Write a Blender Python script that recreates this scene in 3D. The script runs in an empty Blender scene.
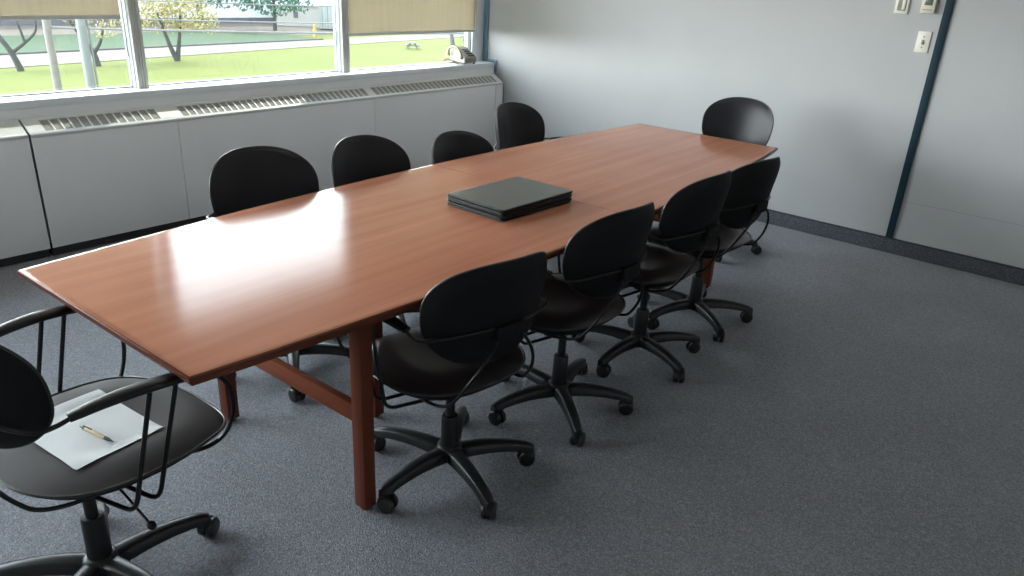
import bpy, bmesh, math, random
from mathutils import Vector, Matrix
random.seed(7)
PI = math.pi
S = bpy.context.scene
COL = S.collection

# ------------------------------------------------------------------ camera
CX, CY, CZ = -2.4973, -1.9507, 1.6058
YAW, PITCH, ROLL, FPX = 0.67383, 0.39995, 0.05486, 749.2
fw = Vector((math.cos(YAW)*math.cos(PITCH), math.sin(YAW)*math.cos(PITCH), -math.sin(PITCH)))
r0 = Vector((math.sin(YAW), -math.cos(YAW), 0)); u0 = r0.cross(fw)
rr = math.cos(ROLL)*r0 + math.sin(ROLL)*u0; uu = -math.sin(ROLL)*r0 + math.cos(ROLL)*u0
cd = bpy.data.cameras.new('camera'); cam = bpy.data.objects.new('camera', cd); COL.objects.link(cam)
cam.matrix_world = Matrix(((rr.x, uu.x, -fw.x, CX), (rr.y, uu.y, -fw.y, CY), (rr.z, uu.z, -fw.z, CZ), (0, 0, 0, 1)))
cd.sensor_width = 36; cd.lens = 36*FPX/1024; cd.clip_start = .02; cd.clip_end = 400
S.camera = cam

# ------------------------------------------------------------------ world, sun, exposure
w = bpy.data.worlds.new('sky'); S.world = w; w.use_nodes = True
wn = w.node_tree; wn.nodes.clear()
wo = wn.nodes.new('ShaderNodeOutputWorld'); wb = wn.nodes.new('ShaderNodeBackground')
tc = wn.nodes.new('ShaderNodeTexCoord'); sx = wn.nodes.new('ShaderNodeSeparateXYZ'); cr = wn.nodes.new('ShaderNodeValToRGB')
wn.links.new(tc.outputs['Generated'], sx.inputs[0]); wn.links.new(sx.outputs['Z'], cr.inputs[0]); wn.links.new(cr.outputs[0], wb.inputs[0])
wn.links.new(wb.outputs[0], wo.inputs[0])
cr.color_ramp.elements[0].position = .0; cr.color_ramp.elements[0].color = (1, .985, .97, 1)
cr.color_ramp.elements[1].position = .6; cr.color_ramp.elements[1].color = (.74, .86, 1, 1)
# sky brightened on the window side and leftwards, added to light the room
def wmath(op, a, b=None, c=None):
    n = wn.nodes.new('ShaderNodeMath'); n.operation = op
    for i, q in enumerate((a, b, c)):
        if q is None: continue
        if isinstance(q, (int, float)): n.inputs[i].default_value = q
        else: wn.links.new(q, n.inputs[i])
    return n.outputs[0]
hz = wmath('MULTIPLY', wmath('MAXIMUM', wmath('MULTIPLY_ADD', sx.outputs['X'], -.40, wmath('MULTIPLY', sx.outputs['Y'], .917)), 0.0), wmath('SUBTRACT', 1.0, wmath('MAXIMUM', sx.outputs['Z'], 0.0)))
SKY_BASE, SKY_BOOST = 4.2, 28.0
wn.links.new(wmath('MULTIPLY_ADD', hz, SKY_BOOST, SKY_BASE), wb.inputs[1])
sd = bpy.data.lights.new('sun', 'SUN'); sd.energy = 5.0; sd.angle = .009; sd.color = (1, .93, .8)
so = bpy.data.objects.new('sun', sd); COL.objects.link(so)
SUN = Vector((-.46, -.26, -.57)).normalized()        # direction the light travels
so.rotation_euler = SUN.to_track_quat('-Z', 'Y').to_euler(); so.location = (20, 14, 25)
# portals in the openings only tell the sampler where the sky comes in
for i, (x0, x1) in enumerate(((-4.93, -3.43), (-3.4, -1.9), (-1.84, -.4), (-.27, 1.11), (1.26, 2.66))):
    pd = bpy.data.lights.new('window_portal', 'AREA'); pd.shape = 'RECTANGLE'; pd.size = x1-x0; pd.size_y = 1.55
    pd.cycles.is_portal = True
    po = bpy.data.objects.new('window_portal', pd); COL.objects.link(po)
    po.location = ((x0+x1)/2, 2.80, 1.63); po.rotation_euler = (-PI/2, 0, 0)
S.view_settings.view_transform = 'Standard'; S.view_settings.look = 'None'
S.view_settings.exposure = 0.12; S.view_settings.gamma = 1; S.view_settings.use_curve_mapping = False
FILL_GLOW = 1.9
S.cycles.max_bounces = 10; S.cycles.diffuse_bounces = 6; S.cycles.glossy_bounces = 4; S.cycles.transparent_max_bounces = 12
S.cycles.sample_clamp_indirect = 8
S.cycles.use_denoising = True

# ------------------------------------------------------------------ materials
def mat(name, col=(.5, .5, .5), rough=.5, metal=0, spec=.5, noise=None, bump=None, coat=0, coat_rough=.1, sheen=0):
    m = bpy.data.materials.new(name); m.use_nodes = True
    nt = m.node_tree; b = nt.nodes['Principled BSDF']
    b.inputs['Base Color'].default_value = (*col, 1); b.inputs['Roughness'].default_value = rough
    b.inputs['Metallic'].default_value = metal; b.inputs['Specular IOR Level'].default_value = spec
    b.inputs['Coat Weight'].default_value = coat; b.inputs['Coat Roughness'].default_value = coat_rough
    b.inputs['Sheen Weight'].default_value = sheen
    t = nt.nodes.new('ShaderNodeTexCoord')
    if noise:                                            # (scale, second colour, contrast)
        n = nt.nodes.new('ShaderNodeTexNoise'); n.inputs['Scale'].default_value = noise[0]; n.inputs['Detail'].default_value = 4
        nt.links.new(t.outputs['Object'], n.inputs['Vector'])
        c = nt.nodes.new('ShaderNodeValToRGB'); k = noise[2]
        c.color_ramp.elements[0].position = .5-k; c.color_ramp.elements[1].position = .5+k
        c.color_ramp.elements[0].color = (*col, 1); c.color_ramp.elements[1].color = (*noise[1], 1)
        nt.links.new(n.outputs['Fac'], c.inputs[0]); nt.links.new(c.outputs[0], b.inputs['Base Color'])
    if bump:                                             # (scale, strength, distance)
        n = nt.nodes.new('ShaderNodeTexNoise'); n.inputs['Scale'].default_value = bump[0]; n.inputs['Detail'].default_value = 3
        nt.links.new(t.outputs['Object'], n.inputs['Vector'])
        bp = nt.nodes.new('ShaderNodeBump'); bp.inputs['Strength'].default_value = bump[1]; bp.inputs['Distance'].default_value = bump[2]
        nt.links.new(n.outputs['Fac'], bp.inputs['Height']); nt.links.new(bp.outputs[0], b.inputs['Normal'])
    return m

def wood_mat(name, axis, c0, c1, rough=.14, coat=0):
    m = mat(name, c0, rough, coat=coat, coat_rough=.16, spec=.09); nt = m.node_tree; b = nt.nodes['Principled BSDF']
    t = nt.nodes.new('ShaderNodeTexCoord'); mp = nt.nodes.new('ShaderNodeMapping')
    sc = [22, 22, 22]; sc[axis] = .9
    mp.inputs['Scale'].default_value = sc
    nt.links.new(t.outputs['Object'], mp.inputs['Vector'])
    n = nt.nodes.new('ShaderNodeTexNoise'); n.inputs['Scale'].default_value = 1; n.inputs['Detail'].default_value = 6; n.inputs['Distortion'].default_value = .4
    nt.links.new(mp.outputs[0], n.inputs['Vector'])
    n2 = nt.nodes.new('ShaderNodeTexNoise'); n2.inputs['Scale'].default_value = 1.4; n2.inputs['Detail'].default_value = 3
    nt.links.new(t.outputs['Object'], n2.inputs['Vector'])
    mx = nt.nodes.new('ShaderNodeMath'); mx.operation = 'MULTIPLY_ADD'; mx.inputs[1].default_value = .45
    nt.links.new(n2.outputs['Fac'], mx.inputs[0])
    m5 = nt.nodes.new('ShaderNodeMath'); m5.operation = 'MULTIPLY'; m5.inputs[1].default_value = .6
    nt.links.new(n.outputs['Fac'], m5.inputs[0]); nt.links.new(m5.outputs[0], mx.inputs[2])
    c = nt.nodes.new('ShaderNodeValToRGB'); c.color_ramp.elements[0].position = .36; c.color_ramp.elements[1].position = .68
    c.color_ramp.elements[0].color = (*c0, 1); c.color_ramp.elements[1].color = (*c1, 1)
    nt.links.new(mx.outputs[0], c.inputs[0]); nt.links.new(c.outputs[0], b.inputs['Base Color'])
    # open pores of the veneer, long in the grain direction
    mp2 = nt.nodes.new('ShaderNodeMapping'); sc2 = [170, 170, 170]; sc2[axis] = 9
    mp2.inputs['Scale'].default_value = sc2; nt.links.new(t.outputs['Object'], mp2.inputs['Vector'])
    n3 = nt.nodes.new('ShaderNodeTexNoise'); n3.inputs['Scale'].default_value = 1; n3.inputs['Detail'].default_value = 2
    nt.links.new(mp2.outputs[0], n3.inputs['Vector'])
    bp = nt.nodes.new('ShaderNodeBump'); bp.inputs['Strength'].default_value = .16; bp.inputs['Distance'].default_value = .001
    nt.links.new(n3.outputs['Fac'], bp.inputs['Height']); nt.links.new(bp.outputs[0], b.inputs['Normal'])
    nt.links.new(bp.outputs[0], b.inputs['Coat Normal'])
    rmp = nt.nodes.new('ShaderNodeMapRange'); rmp.inputs['To Min'].default_value = rough-.04; rmp.inputs['To Max'].default_value = rough+.03
    nt.links.new(n2.outputs['Fac'], rmp.inputs['Value']); nt.links.new(rmp.outputs[0], b.inputs['Roughness'])
    return m

def carpet_mat(name, cols, scale=210):
    m = mat(name, cols[0], .95, spec=.15, sheen=.15); nt = m.node_tree; b = nt.nodes['Principled BSDF']
    t = nt.nodes.new('ShaderNodeTexCoord')
    v = nt.nodes.new('ShaderNodeTexVoronoi'); v.inputs['Scale'].default_value = scale
    nt.links.new(t.outputs['Object'], v.inputs['Vector'])
    sp = nt.nodes.new('ShaderNodeSeparateColor'); nt.links.new(v.outputs['Color'], sp.inputs[0])
    c = nt.nodes.new('ShaderNodeValToRGB'); c.color_ramp.interpolation = 'CONSTANT'
    els = c.color_ramp.elements
    els[0].position = 0; els[0].color = (*cols[0], 1); els[1].position = .3; els[1].color = (*cols[1], 1)
    for i, q in enumerate(cols[2:]):
        e = els.new(.5+.5*i/max(1, len(cols)-2)); e.color = (*q, 1)
    nt.links.new(sp.outputs[0], c.inputs[0])
    n = nt.nodes.new('ShaderNodeTexNoise'); n.inputs['Scale'].default_value = 2.2; n.inputs['Detail'].default_value = 3
    nt.links.new(t.outputs['Object'], n.inputs['Vector'])
    mr = nt.nodes.new('ShaderNodeMapRange'); mr.inputs['To Min'].default_value = .82; mr.inputs['To Max'].default_value = 1.18
    nt.links.new(n.outputs['Fac'], mr.inputs['Value'])
    mm = nt.nodes.new('ShaderNodeVectorMath'); mm.operation = 'SCALE'
    nt.links.new(c.outputs[0], mm.inputs[0]); nt.links.new(mr.outputs[0], mm.inputs['Scale'])
    nt.links.new(mm.outputs[0], b.inputs['Base Color'])
    bp = nt.nodes.new('ShaderNodeBump'); bp.inputs['Strength'].default_value = .7; bp.inputs['Distance'].default_value = .004
    nt.links.new(v.outputs['Distance'], bp.inputs['Height']); nt.links.new(bp.outputs[0], b.inputs['Normal'])
    return m

def glass_mat(name):
    m = bpy.data.materials.new(name); m.use_nodes = True; nt = m.node_tree; nt.nodes.clear()
    o = nt.nodes.new('ShaderNodeOutputMaterial'); mx = nt.nodes.new('ShaderNodeMixShader')
    tr = nt.nodes.new('ShaderNodeBsdfTransparent'); gl = nt.nodes.new('ShaderNodeBsdfGlossy'); fr = nt.nodes.new('ShaderNodeLayerWeight')
    pw = nt.nodes.new('ShaderNodeMath'); pw.operation = 'POWER'; pw.inputs[1].default_value = 5
    ml = nt.nodes.new('ShaderNodeMath'); ml.operation = 'MULTIPLY_ADD'; ml.inputs[1].default_value = .85; ml.inputs[2].default_value = .04
    tr.inputs[0].default_value = (.93, .96, .95, 1); gl.inputs['Roughness'].default_value = .02; nt.links.new(fr.outputs['Facing'], pw.inputs[0]); nt.links.new(pw.outputs[0], ml.inputs[0])
    nt.links.new(ml.outputs[0], mx.inputs[0]); nt.links.new(tr.outputs[0], mx.inputs[1]); nt.links.new(gl.outputs[0], mx.inputs[2])
    nt.links.new(mx.outputs[0], o.inputs[0]); return m

def blind_mat(name):
    m = bpy.data.materials.new(name); m.use_nodes = True; nt = m.node_tree; nt.nodes.clear()
    o = nt.nodes.new('ShaderNodeOutputMaterial'); ad = nt.nodes.new('ShaderNodeMixShader')
    tl = nt.nodes.new('ShaderNodeBsdfTranslucent'); df = nt.nodes.new('ShaderNodeBsdfDiffuse')
    t = nt.nodes.new('ShaderNodeTexCoord'); mp = nt.nodes.new('ShaderNodeMapping'); mp.inputs['Scale'].default_value = (26, 26, 1.6)
    n = nt.nodes.new('ShaderNodeTexNoise'); n.inputs['Scale'].default_value = 1; n.inputs['Detail'].default_value = 4
    nt.links.new(t.outputs['Object'], mp.inputs['Vector']); nt.links.new(mp.outputs[0], n.inputs['Vector'])
    c = nt.nodes.new('ShaderNodeValToRGB'); c.color_ramp.elements[0].position = .3; c.color_ramp.elements[1].position = .7
    c.color_ramp.elements[0].color = (.21, .185, .145, 1); c.color_ramp.elements[1].color = (.255, .225, .18, 1)
    nt.links.new(n.outputs['Fac'], c.inputs[0]); nt.links.new(c.outputs[0], tl.inputs[0])
    df.inputs[0].default_value = (.35, .30, .22, 1); ad.inputs[0].default_value = .3
    nt.links.new(tl.outputs[0], ad.inputs[1]); nt.links.new(df.outputs[0], ad.inputs[2])
    tp = nt.nodes.new('ShaderNodeBsdfTransparent'); tp.inputs[0].default_value = (1, .93, .8, 1); a2 = nt.nodes.new('ShaderNodeMixShader'); a2.inputs[0].default_value = .18
    nt.links.new(ad.outputs[0], a2.inputs[1]); nt.links.new(tp.outputs[0], a2.inputs[2]); nt.links.new(a2.outputs[0], o.inputs[0])
    return m

M = {}
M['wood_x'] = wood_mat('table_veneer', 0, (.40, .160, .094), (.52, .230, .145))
M['wood_edge_shaded'] = wood_mat('shade_toned_edge_wood', 0, (.085, .026, .014), (.14, .045, .025), rough=.25)  # darker than the top: shade on the side faces put into the colour
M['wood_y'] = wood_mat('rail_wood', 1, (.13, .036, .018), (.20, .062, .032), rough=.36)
M['wood_z'] = wood_mat('shade_toned_leg_wood', 2, (.085, .024, .014), (.14, .042, .024), rough=.36)  # legs toned down too, their shade put into the colour
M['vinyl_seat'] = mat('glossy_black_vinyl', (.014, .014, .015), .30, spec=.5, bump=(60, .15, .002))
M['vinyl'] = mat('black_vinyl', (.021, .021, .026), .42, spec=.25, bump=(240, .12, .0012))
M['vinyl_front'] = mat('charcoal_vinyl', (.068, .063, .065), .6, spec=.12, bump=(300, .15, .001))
M['shell'] = mat('black_shell_plastic', (.010, .010, .011), .6, spec=.12, bump=(500, .2, .0005))
M['pipe'] = mat('black_welt', (.02, .02, .022), .35)
M['rod'] = mat('black_enamelled_rod', (.007, .007, .008), .3, spec=.25)
M['arm'] = mat('black_soft_plastic', (.009, .009, .010), .36, spec=.35, bump=(400, .1, .0005))
M['base'] = mat('dark_grey_nylon', (.016, .017, .018), .36, spec=.35, bump=(350, .15, .0005))
M['tyre'] = mat('black_caster_plastic', (.01, .01, .011), .4)
M['steel'] = mat('grey_steel', (.35, .35, .36), .35, metal=1)
M['carpet'] = carpet_mat('grey_blue_carpet', [(.20, .208, .24), (.245, .255, .285), (.31, .335, .365), (.22, .218, .235), (.30, .265, .285), (.165, .17, .20)])
M['carpet_base'] = carpet_mat('grey_carpet_base', [(.07, .078, .095), (.10, .11, .13), (.13, .14, .155), (.08, .08, .09)], 220)
M['wall'] = mat('pale_grey_vinyl_wall', (.435, .445, .458), .62, noise=(3, (.46, .47, .483), .25), bump=(260, .12, .001))
M['wall2'] = mat('soft_white_paint', (.55, .56, .57), .8, noise=(4, (.58, .58, .59), .3))
M['ceil'] = mat('white_ceiling_tile', (.72, .72, .70), .9, noise=(60, (.62, .62, .60), .2))
M['heater'] = mat('grey_painted_metal', (.84, .84, .85), .5, noise=(5, (.86, .86, .865), .3), bump=(500, .08, .0005))
M['heater_top'] = mat('light_grey_painted_metal', (.66, .68, .68), .45, noise=(5, (.70, .71, .70), .3))
M['slot'] = mat('dark_grille_slot', (.26, .26, .255), .7, noise=(40, (.32, .32, .31), .3))
M['sill'] = mat('white_sill_laminate', (.80, .82, .84), .35, noise=(6, (.76, .78, .8), .3))
M['frame'] = mat('pale_painted_aluminium', (.42, .46, .46), .4, noise=(8, (.39, .43, .43), .3))
M['frame_tan'] = mat('taupe_mullion_paint', (.58, .57, .52), .5, noise=(8, (.62, .61, .56), .3))
M['dark'] = mat('dark_gasket', (.03, .035, .04), .6)
M['blue'] = mat('dark_teal_trim', (.010, .030, .044), .55, spec=.2, noise=(12, (.012, .035, .050), .3))
M['bluel'] = mat('slate_blue_trim', (.13, .21, .28), .4, noise=(12, (.15, .23, .30), .3))
M['glass'] = glass_mat('window_glass')
M['blind'] = blind_mat('tan_blind_cloth')
M['paper'] = mat('white_paper', (.78, .80, .82), .7, noise=(12, (.73, .755, .775), .3), bump=(14, .4, .004))
M['pad'] = mat('grey_black_leatherette', (.085, .088, .082), .33, noise=(20, (.10, .104, .096), .3), bump=(500, .2, .0006))
M['pad_edge'] = mat('black_pad_edge', (.016, .017, .018), .5, spec=.3, bump=(300, .3, .001))
M['kraft'] = mat('kraft_card_barrel', (.62, .47, .28), .6, noise=(60, (.55, .41, .24), .3))
M['black'] = mat('black_plastic', (.012, .014, .013), .35)
M['cream'] = mat('ivory_plastic', (.70, .67, .55), .4, noise=(9, (.66, .63, .52), .3))
M['phone'] = mat('ivory_phone_plastic', (.40, .38, .33), .4, noise=(9, (.36, .34, .29), .3))
M['ivory'] = mat('pale_ivory_plate', (.80, .78, .70), .35, noise=(9, (.76, .74, .67), .3))
M['lcd'] = mat('green_grey_display', (.10, .13, .10), .25, noise=(30, (.13, .16, .12), .3))
M['grime'] = mat('grey_brown_recess', (.22, .20, .16), .6, noise=(30, (.36, .34, .30), .2))
M['beige'] = mat('aged_beige_plastic', (.30, .25, .16), .5, noise=(14, (.25, .20, .12), .3))
M['grass'] = mat('lawn_grass', (.11, .128, .036), .95, spec=.1, noise=(.35, (.138, .148, .048), .3))
M['grass2'] = mat('far_lawn_grass', (.068, .098, .062), .95, spec=.1, noise=(.3, (.085, .108, .070), .3))
M['road'] = mat('pale_asphalt', (.128, .106, .088), .9, noise=(.5, (.148, .124, .104), .3))
M['kerb'] = mat('concrete_kerb', (.10, .095, .105), .9, noise=(2, (.115, .11, .12), .3))
M['bark'] = mat('grey_bark', (.055, .058, .055), .9, noise=(6, (.08, .082, .076), .3), bump=(20, .6, .03))
M['leaf_y'] = mat('yellow_green_leaves', (.30, .27, .11), .8, noise=(1.5, (.46, .40, .22), .25))
M['leaf_g'] = mat('green_leaves', (.06, .15, .115), .8, noise=(.9, (.13, .24, .16), .25))
M['pole'] = mat('weathered_pole', (.17, .155, .145), .8, noise=(3, (.22, .205, .19), .3))
M['polesteel'] = mat('galvanised_pole', (.15, .17, .175), .5, noise=(3, (.18, .20, .205), .3))
M['wire'] = mat('cable_sheath', (.18, .18, .19), .6)
M['bwhite'] = mat('white_cladding', (.70, .70, .73), .8, noise=(1, (.74, .74, .77), .3))
M['bgrey'] = mat('beige_cladding', (.46, .44, .41), .8, noise=(1, (.50, .48, .44), .3))
M['bdark'] = mat('dark_building_base', (.12, .12, .14), .8, noise=(1, (.15, .15, .17), .3))
M['cont'] = mat('container_paint', (.36, .40, .39), .6, noise=(3, (.40, .44, .43), .3))
M['yellow'] = mat('yellow_post_paint', (.45, .30, .05), .6, noise=(3, (.4, .27, .05), .3))
M['timber'] = mat('grey_timber', (.10, .10, .12), .9, noise=(4, (.13, .13, .145), .3))

# ------------------------------------------------------------------ mesh helpers
def mesh_obj(name, bm, m, parent=None, smooth=40):
    me = bpy.data.meshes.new(name)
    bmesh.ops.recalc_face_normals(bm, faces=bm.faces)
    bm.to_mesh(me); bm.free()
    ms = m if isinstance(m, (list, tuple)) else [m]
    for q in ms: me.materials.append(M[q])
    if smooth:
        for p in me.polygons: p.use_smooth = True
        me.set_sharp_from_angle(angle=math.radians(smooth))
    o = bpy.data.objects.new(name, me); COL.objects.link(o)
    if parent: o.parent = parent
    return o

def B(): return bmesh.new()

def box(bm, x0, x1, y0, y1, z0, z1, bev=0, mtx=None, mi=0, seg=2):
    r = bmesh.ops.create_cube(bm, size=1); vs = r['verts']
    for v in vs: v.co = Vector(((x0+x1)/2+v.co.x*(x1-x0), (y0+y1)/2+v.co.y*(y1-y0), (z0+z1)/2+v.co.z*(z1-z0)))
    fs = set(f for v in vs for f in v.link_faces)
    if bev:
        es = list(set(e for v in vs for e in v.link_edges))
        r2 = bmesh.ops.bevel(bm, geom=es, offset=bev, segments=seg, affect='EDGES', profile=.5)
        vs = list(set(r2['verts']) | set(v for v in vs if v.is_valid)); fs = set(f for v in vs for f in v.link_faces)
    for f in fs: f.material_index = mi
    if mtx:
        for v in set(v for f in fs for v in f.verts): v.co = mtx @ v.co

def spline(pts, n=8):
    P = [Vector(p) for p in pts]
    if len(P) < 3: return P
    out = []
    for i in range(len(P)-1):
        a = P[max(0, i-1)]; b = P[i]; c = P[i+1]; d = P[min(len(P)-1, i+2)]
        for k in range(n):
            t = k/n
            out.append(.5*((2*b)+(c-a)*t+(2*a-5*b+4*c-d)*t*t+(3*b-a-3*c+d)*t**3))
    out.append(P[-1]); return out

def round_path(pts, rad=.03, n=5):
    P = [Vector(p) for p in pts]; out = [P[0]]
    for i in range(1, len(P)-1):
        a, b, c = P[i-1], P[i], P[i+1]
        r = min(rad, (a-b).length*.45, (c-b).length*.45)
        p0 = b+(a-b).normalized()*r; p1 = b+(c-b).normalized()*r
        for k in range(n+1):
            t = k/n; out.append(p0*(1-t)**2+b*2*t*(1-t)+p1*t*t)
    out.append(P[-1]); return out

def sweep(bm, path, prof, up=(0, 0, 1), closed=False, cap=True, mi=0):
    """prof: function(t, i) -> list of (a, b) offsets, or a radius"""
    P = [Vector(p) for p in path]; n = len(P); rings = []
    nrm = None
    for i, p in enumerate(P):
        if closed: t = (P[(i+1) % n]-P[i-1]).normalized()
        else: t = (P[min(n-1, i+1)]-P[max(0, i-1)]).normalized()
        if nrm is None:
            u = Vector(up)
            if abs(u.dot(t)) > .95: u = Vector((1, 0, 0)) if abs(t.x) < .9 else Vector((0, 1, 0))
            nrm = (u-t*u.dot(t)).normalized()
        else:
            nrm = (nrm-t*nrm.dot(t)).normalized()
        bn = t.cross(nrm)
        q = prof(i/(n-1) if n > 1 else 0)
        rings.append([bm.verts.new(p+nrm*b+bn*a) for a, b in q])
    k = len(rings[0])
    for i in range(n if closed else n-1):
        A, C = rings[i], rings[(i+1) % n]
        for j in range(k):
            f = bm.faces.new((A[j], A[(j+1) % k], C[(j+1) % k], C[j])); f.material_index = mi
    if cap and not closed:
        bm.faces.new(rings[0]).material_index = mi; bm.faces.new(rings[-1][::-1]).material_index = mi

def circ(r, k=8): return [(r*math.cos(2*PI*i/k), r*math.sin(2*PI*i/k)) for i in range(k)]
def tube(bm, path, r, k=8, closed=False, mi=0):
    if callable(r): sweep(bm, path, lambda t: circ(r(t), k), closed=closed, mi=mi)
    else: sweep(bm, path, lambda t: circ(r, k), closed=closed, mi=mi)

def lathe(bm, prof, k=24, c=(0, 0, 0), axis='z', mi=0):
    rings = []
    for r, z in prof:
        ring = []
        for i in range(k):
            a = 2*PI*i/k
            if axis == 'z': p = (c[0]+r*math.cos(a), c[1]+r*math.sin(a), c[2]+z)
            elif axis == 'y': p = (c[0]+r*math.cos(a), c[1]+z, c[2]+r*math.sin(a))
            else: p = (c[0]+z, c[1]+r*math.cos(a), c[2]+r*math.sin(a))
            ring.append(bm.verts.new(p))
        rings.append(ring)
    for a, b in zip(rings, rings[1:]):
        for i in range(k):
            bm.faces.new((a[i], a[(i+1) % k], b[(i+1) % k], b[i])).material_index = mi
    bm.faces.new(rings[0]).material_index = mi; bm.faces.new(rings[-1][::-1]).material_index = mi

def tag(o, label=None, cat=None, group=None, kind=None):
    if label: o['label'] = label
    if cat: o['category'] = cat
    if group: o['group'] = group
    if kind: o['kind'] = kind
    return o
def empty(name, loc, rz=0):
    o = bpy.data.objects.new(name, None); COL.objects.link(o); o.location = loc; o.rotation_euler = (0, 0, rz)
    o.empty_display_size = .1; return o
def struct(name, bm, m, smooth=40, parent=None):
    o = mesh_obj(name, bm, m, parent, smooth)
    if not parent: o['kind'] = 'structure'
    return o
def boxobj(name, dims, m, parent=None, bev=0):
    bm = B(); box(bm, *dims, bev=bev); return mesh_obj(name, bm, m, parent)
def kids(o): return list(o.children)
def copy_tree(o, parent=None):
    c = o.copy(); COL.objects.link(c); c.parent = parent
    for ch in kids(o): copy_tree(ch, c)
    return c

# ------------------------------------------------------------------ the room
XW = 2.783            # face of the far wall
XL, YR, YG, ZC = -5.2, -3.9, 2.475, 2.70
bm = B(); box(bm, XL-.15, XW+.15, YR-.15, 2.95, -.12, 0); struct('floor', bm, 'carpet')
bm = B(); box(bm, XL-.15, XW+.15, YR-.15, 2.95, ZC, ZC+.1)
struct('ceiling', bm, 'ceil')
bm = B()
for i in range(13):
    x = XL+.1+i*.61
    box(bm, x-.012, x+.012, YR, 2.9, ZC-.006, ZC)
for i in range(11):
    y = YR+.3+i*.61
    box(bm, XL, XW, y-.012, y+.012, ZC-.006, ZC)
struct('trim_1', bm, 'ceil')
bm = B(); box(bm, XW, XW+.15, YR-.15, 2.95, 0, ZC); struct('wall_back', bm, 'wall')
bm = B(); box(bm, XL-.15, XW, YR-.15, YR, 0, ZC); struct('wall_right', bm, 'wall2')
bm = B(); box(bm, XL-.15, XL, YR, 2.95, 0, ZC); struct('wall_front', bm, 'wall2')
bm = B(); box(bm, XL-.15, XW+.15, 2.95, 3.27, 2.50, 2.62, bev=.01); struct('trim_20', bm, 'kerb')     # unseen eave added to keep high sun off the floor
# wall under and over the windows
bm = B(); box(bm, XL, XW, 2.62, 2.95, 0, .80); box(bm, XL, XW, 2.74, 2.95, 2.42, ZC); struct('wall_left', bm, 'wall2')
# carpet skirting with its thin dark cap
bm = B(); box(bm, XW-.010, XW, YR, 2.47, 0, .096, bev=.002); box(bm, XW-.013, XW, YR, 2.47, .096, .104, mi=1)
struct('baseboard_back', bm, ['carpet_base', 'dark'])
# dark vertical strip between wall panels, and the fine panel joint to its right
bm = B(); box(bm, XW-.014, XW, -.937, -.893, .104, ZC, bev=.002); struct('trim_2', bm, 'blue')
bm = B(); box(bm, XW-.0015, XW, YR, -.938, .357, .360); struct('trim_3', bm, 'slot')
bm = B()
box(bm, XW-.012, XW, 2.690, 2.744, .868, 2.42, bev=.002); box(bm, XW-.0122, XW, 2.601, 2.744, .845, .868, bev=.002)
box(bm, XW-.012, XW, 2.572, 2.60, .765, .868, bev=.002)
struct('trim_4', bm, 'bluel')

# window sill: deep white ledge with a grey apron under its nose
bm = B()
box(bm, XL, XW-.013, 2.595, 2.80, .80, .842, bev=.003, mi=0)
struct('window_sill', bm, 'sill')
bm = B(); box(bm, XL, XW-.013, 2.598, 2.62, .70, .80); struct('trim_5', bm, 'heater')

# windows: frames, mullions with a slanted pale cheek and a taupe face
MX = [-4.93, -3.40, -1.87, -.34, 1.19, 2.72]
def window(i, x0, x1):
    bm = B()
    zb, zt = .842, 2.42
    box(bm, x0, x1, 2.757, 2.78, zb, zb+.008, bev=.001); box(bm, x0, x1, 2.755, 2.79, zt-.05, zt, bev=.003)
    box(bm, x0, x0+.006, 2.757, 2.78, zb, zt, bev=.001); box(bm, x1-.006, x1, 2.757, 2.78, zb, zt, bev=.001)
    f = struct(f'window_{i}', bm, 'frame')
    bm = B(); box(bm, x0+.004, x1-.004, 2.765, 2.771, zb+.006, zt-.045)
    mesh_obj('glass_pane', bm, 'glass', f)
    bm = B()
    tube(bm, [(x1+.0, 2.757, 1.02), (x1-.012, 2.748, 1.03), (x1-.012, 2.748, 1.12), (x1, 2.757, 1.13)], .004, 6)
    mesh_obj('window_latch', bm, 'frame', f)
for i in range(5): window(i+1, MX[i]+.03, MX[i+1]-.03)
for k, x in enumerate(MX):
    bm = B(); last = k == 5
    if not last:
        box(bm, x-.032, x+.032, 2.70, 2.79, .842, 2.42, bev=.003, mi=0)
        # taupe room-side face with two grooves
        box(bm, x-.03, x-.006, 2.690, 2.70, .842, 2.42, bev=.001, mi=1); box(bm, x-.003, x+.010, 2.690, 2.70, .842, 2.42, bev=.001, mi=1)
        box(bm, x+.013, x+.031, 2.686, 2.70, .842, 2.42, bev=.001, mi=1)
        box(bm, x-.0335, x-.030, 2.71, 2.72, .842, 2.42, mi=2); box(bm, x-.0335, x-.030, 2.765, 2.775, .842, 2.42, mi=2)
    else:
        box(bm, x-.09, XW-.001, 2.745, 2.84, .842, 2.42, bev=.003, mi=3)
        box(bm, x-.096, x-.09, 2.76, 2.80, .842, 2.42, mi=2)
    struct(f'trim_{6+k}', bm, ['frame', 'frame_tan', 'dark', 'sill'])

def blind(x0, x1, zbot, label):
    root = empty('roller_blind', ((x0+x1)/2, 2.728, 0))
    h = (x1-x0)/2
    bm = B(); box(bm, -h, h, -.0008, .0008, zbot+.012, 2.36); mesh_obj('blind_cloth', bm, 'blind', root)
    bm = B(); box(bm, -h, h, -.006, .006, zbot, zbot+.022, bev=.003); mesh_obj('hem_bar', bm, 'frame_tan', root)
    bm = B(); lathe(bm, [(.022, -h), (.022, h)], 16, (0, 0, 2.372), 'x'); mesh_obj('roller_tube', bm, 'frame', root)
    bm = B(); p = h+.012
    tube(bm, [(p, 0, 2.37), (p, 0, 1.15), (p+.004, .004, 1.14), (p+.008, .008, 1.15), (p+.008, .008, 2.37)], .0016, 5)
    mesh_obj('pull_chain', bm, 'frame', root)
    tag(root, label, 'window blind')
blind(-1.83, -.405, 1.235, 'tan roller blind half lowered, in the window at the left edge')
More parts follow.
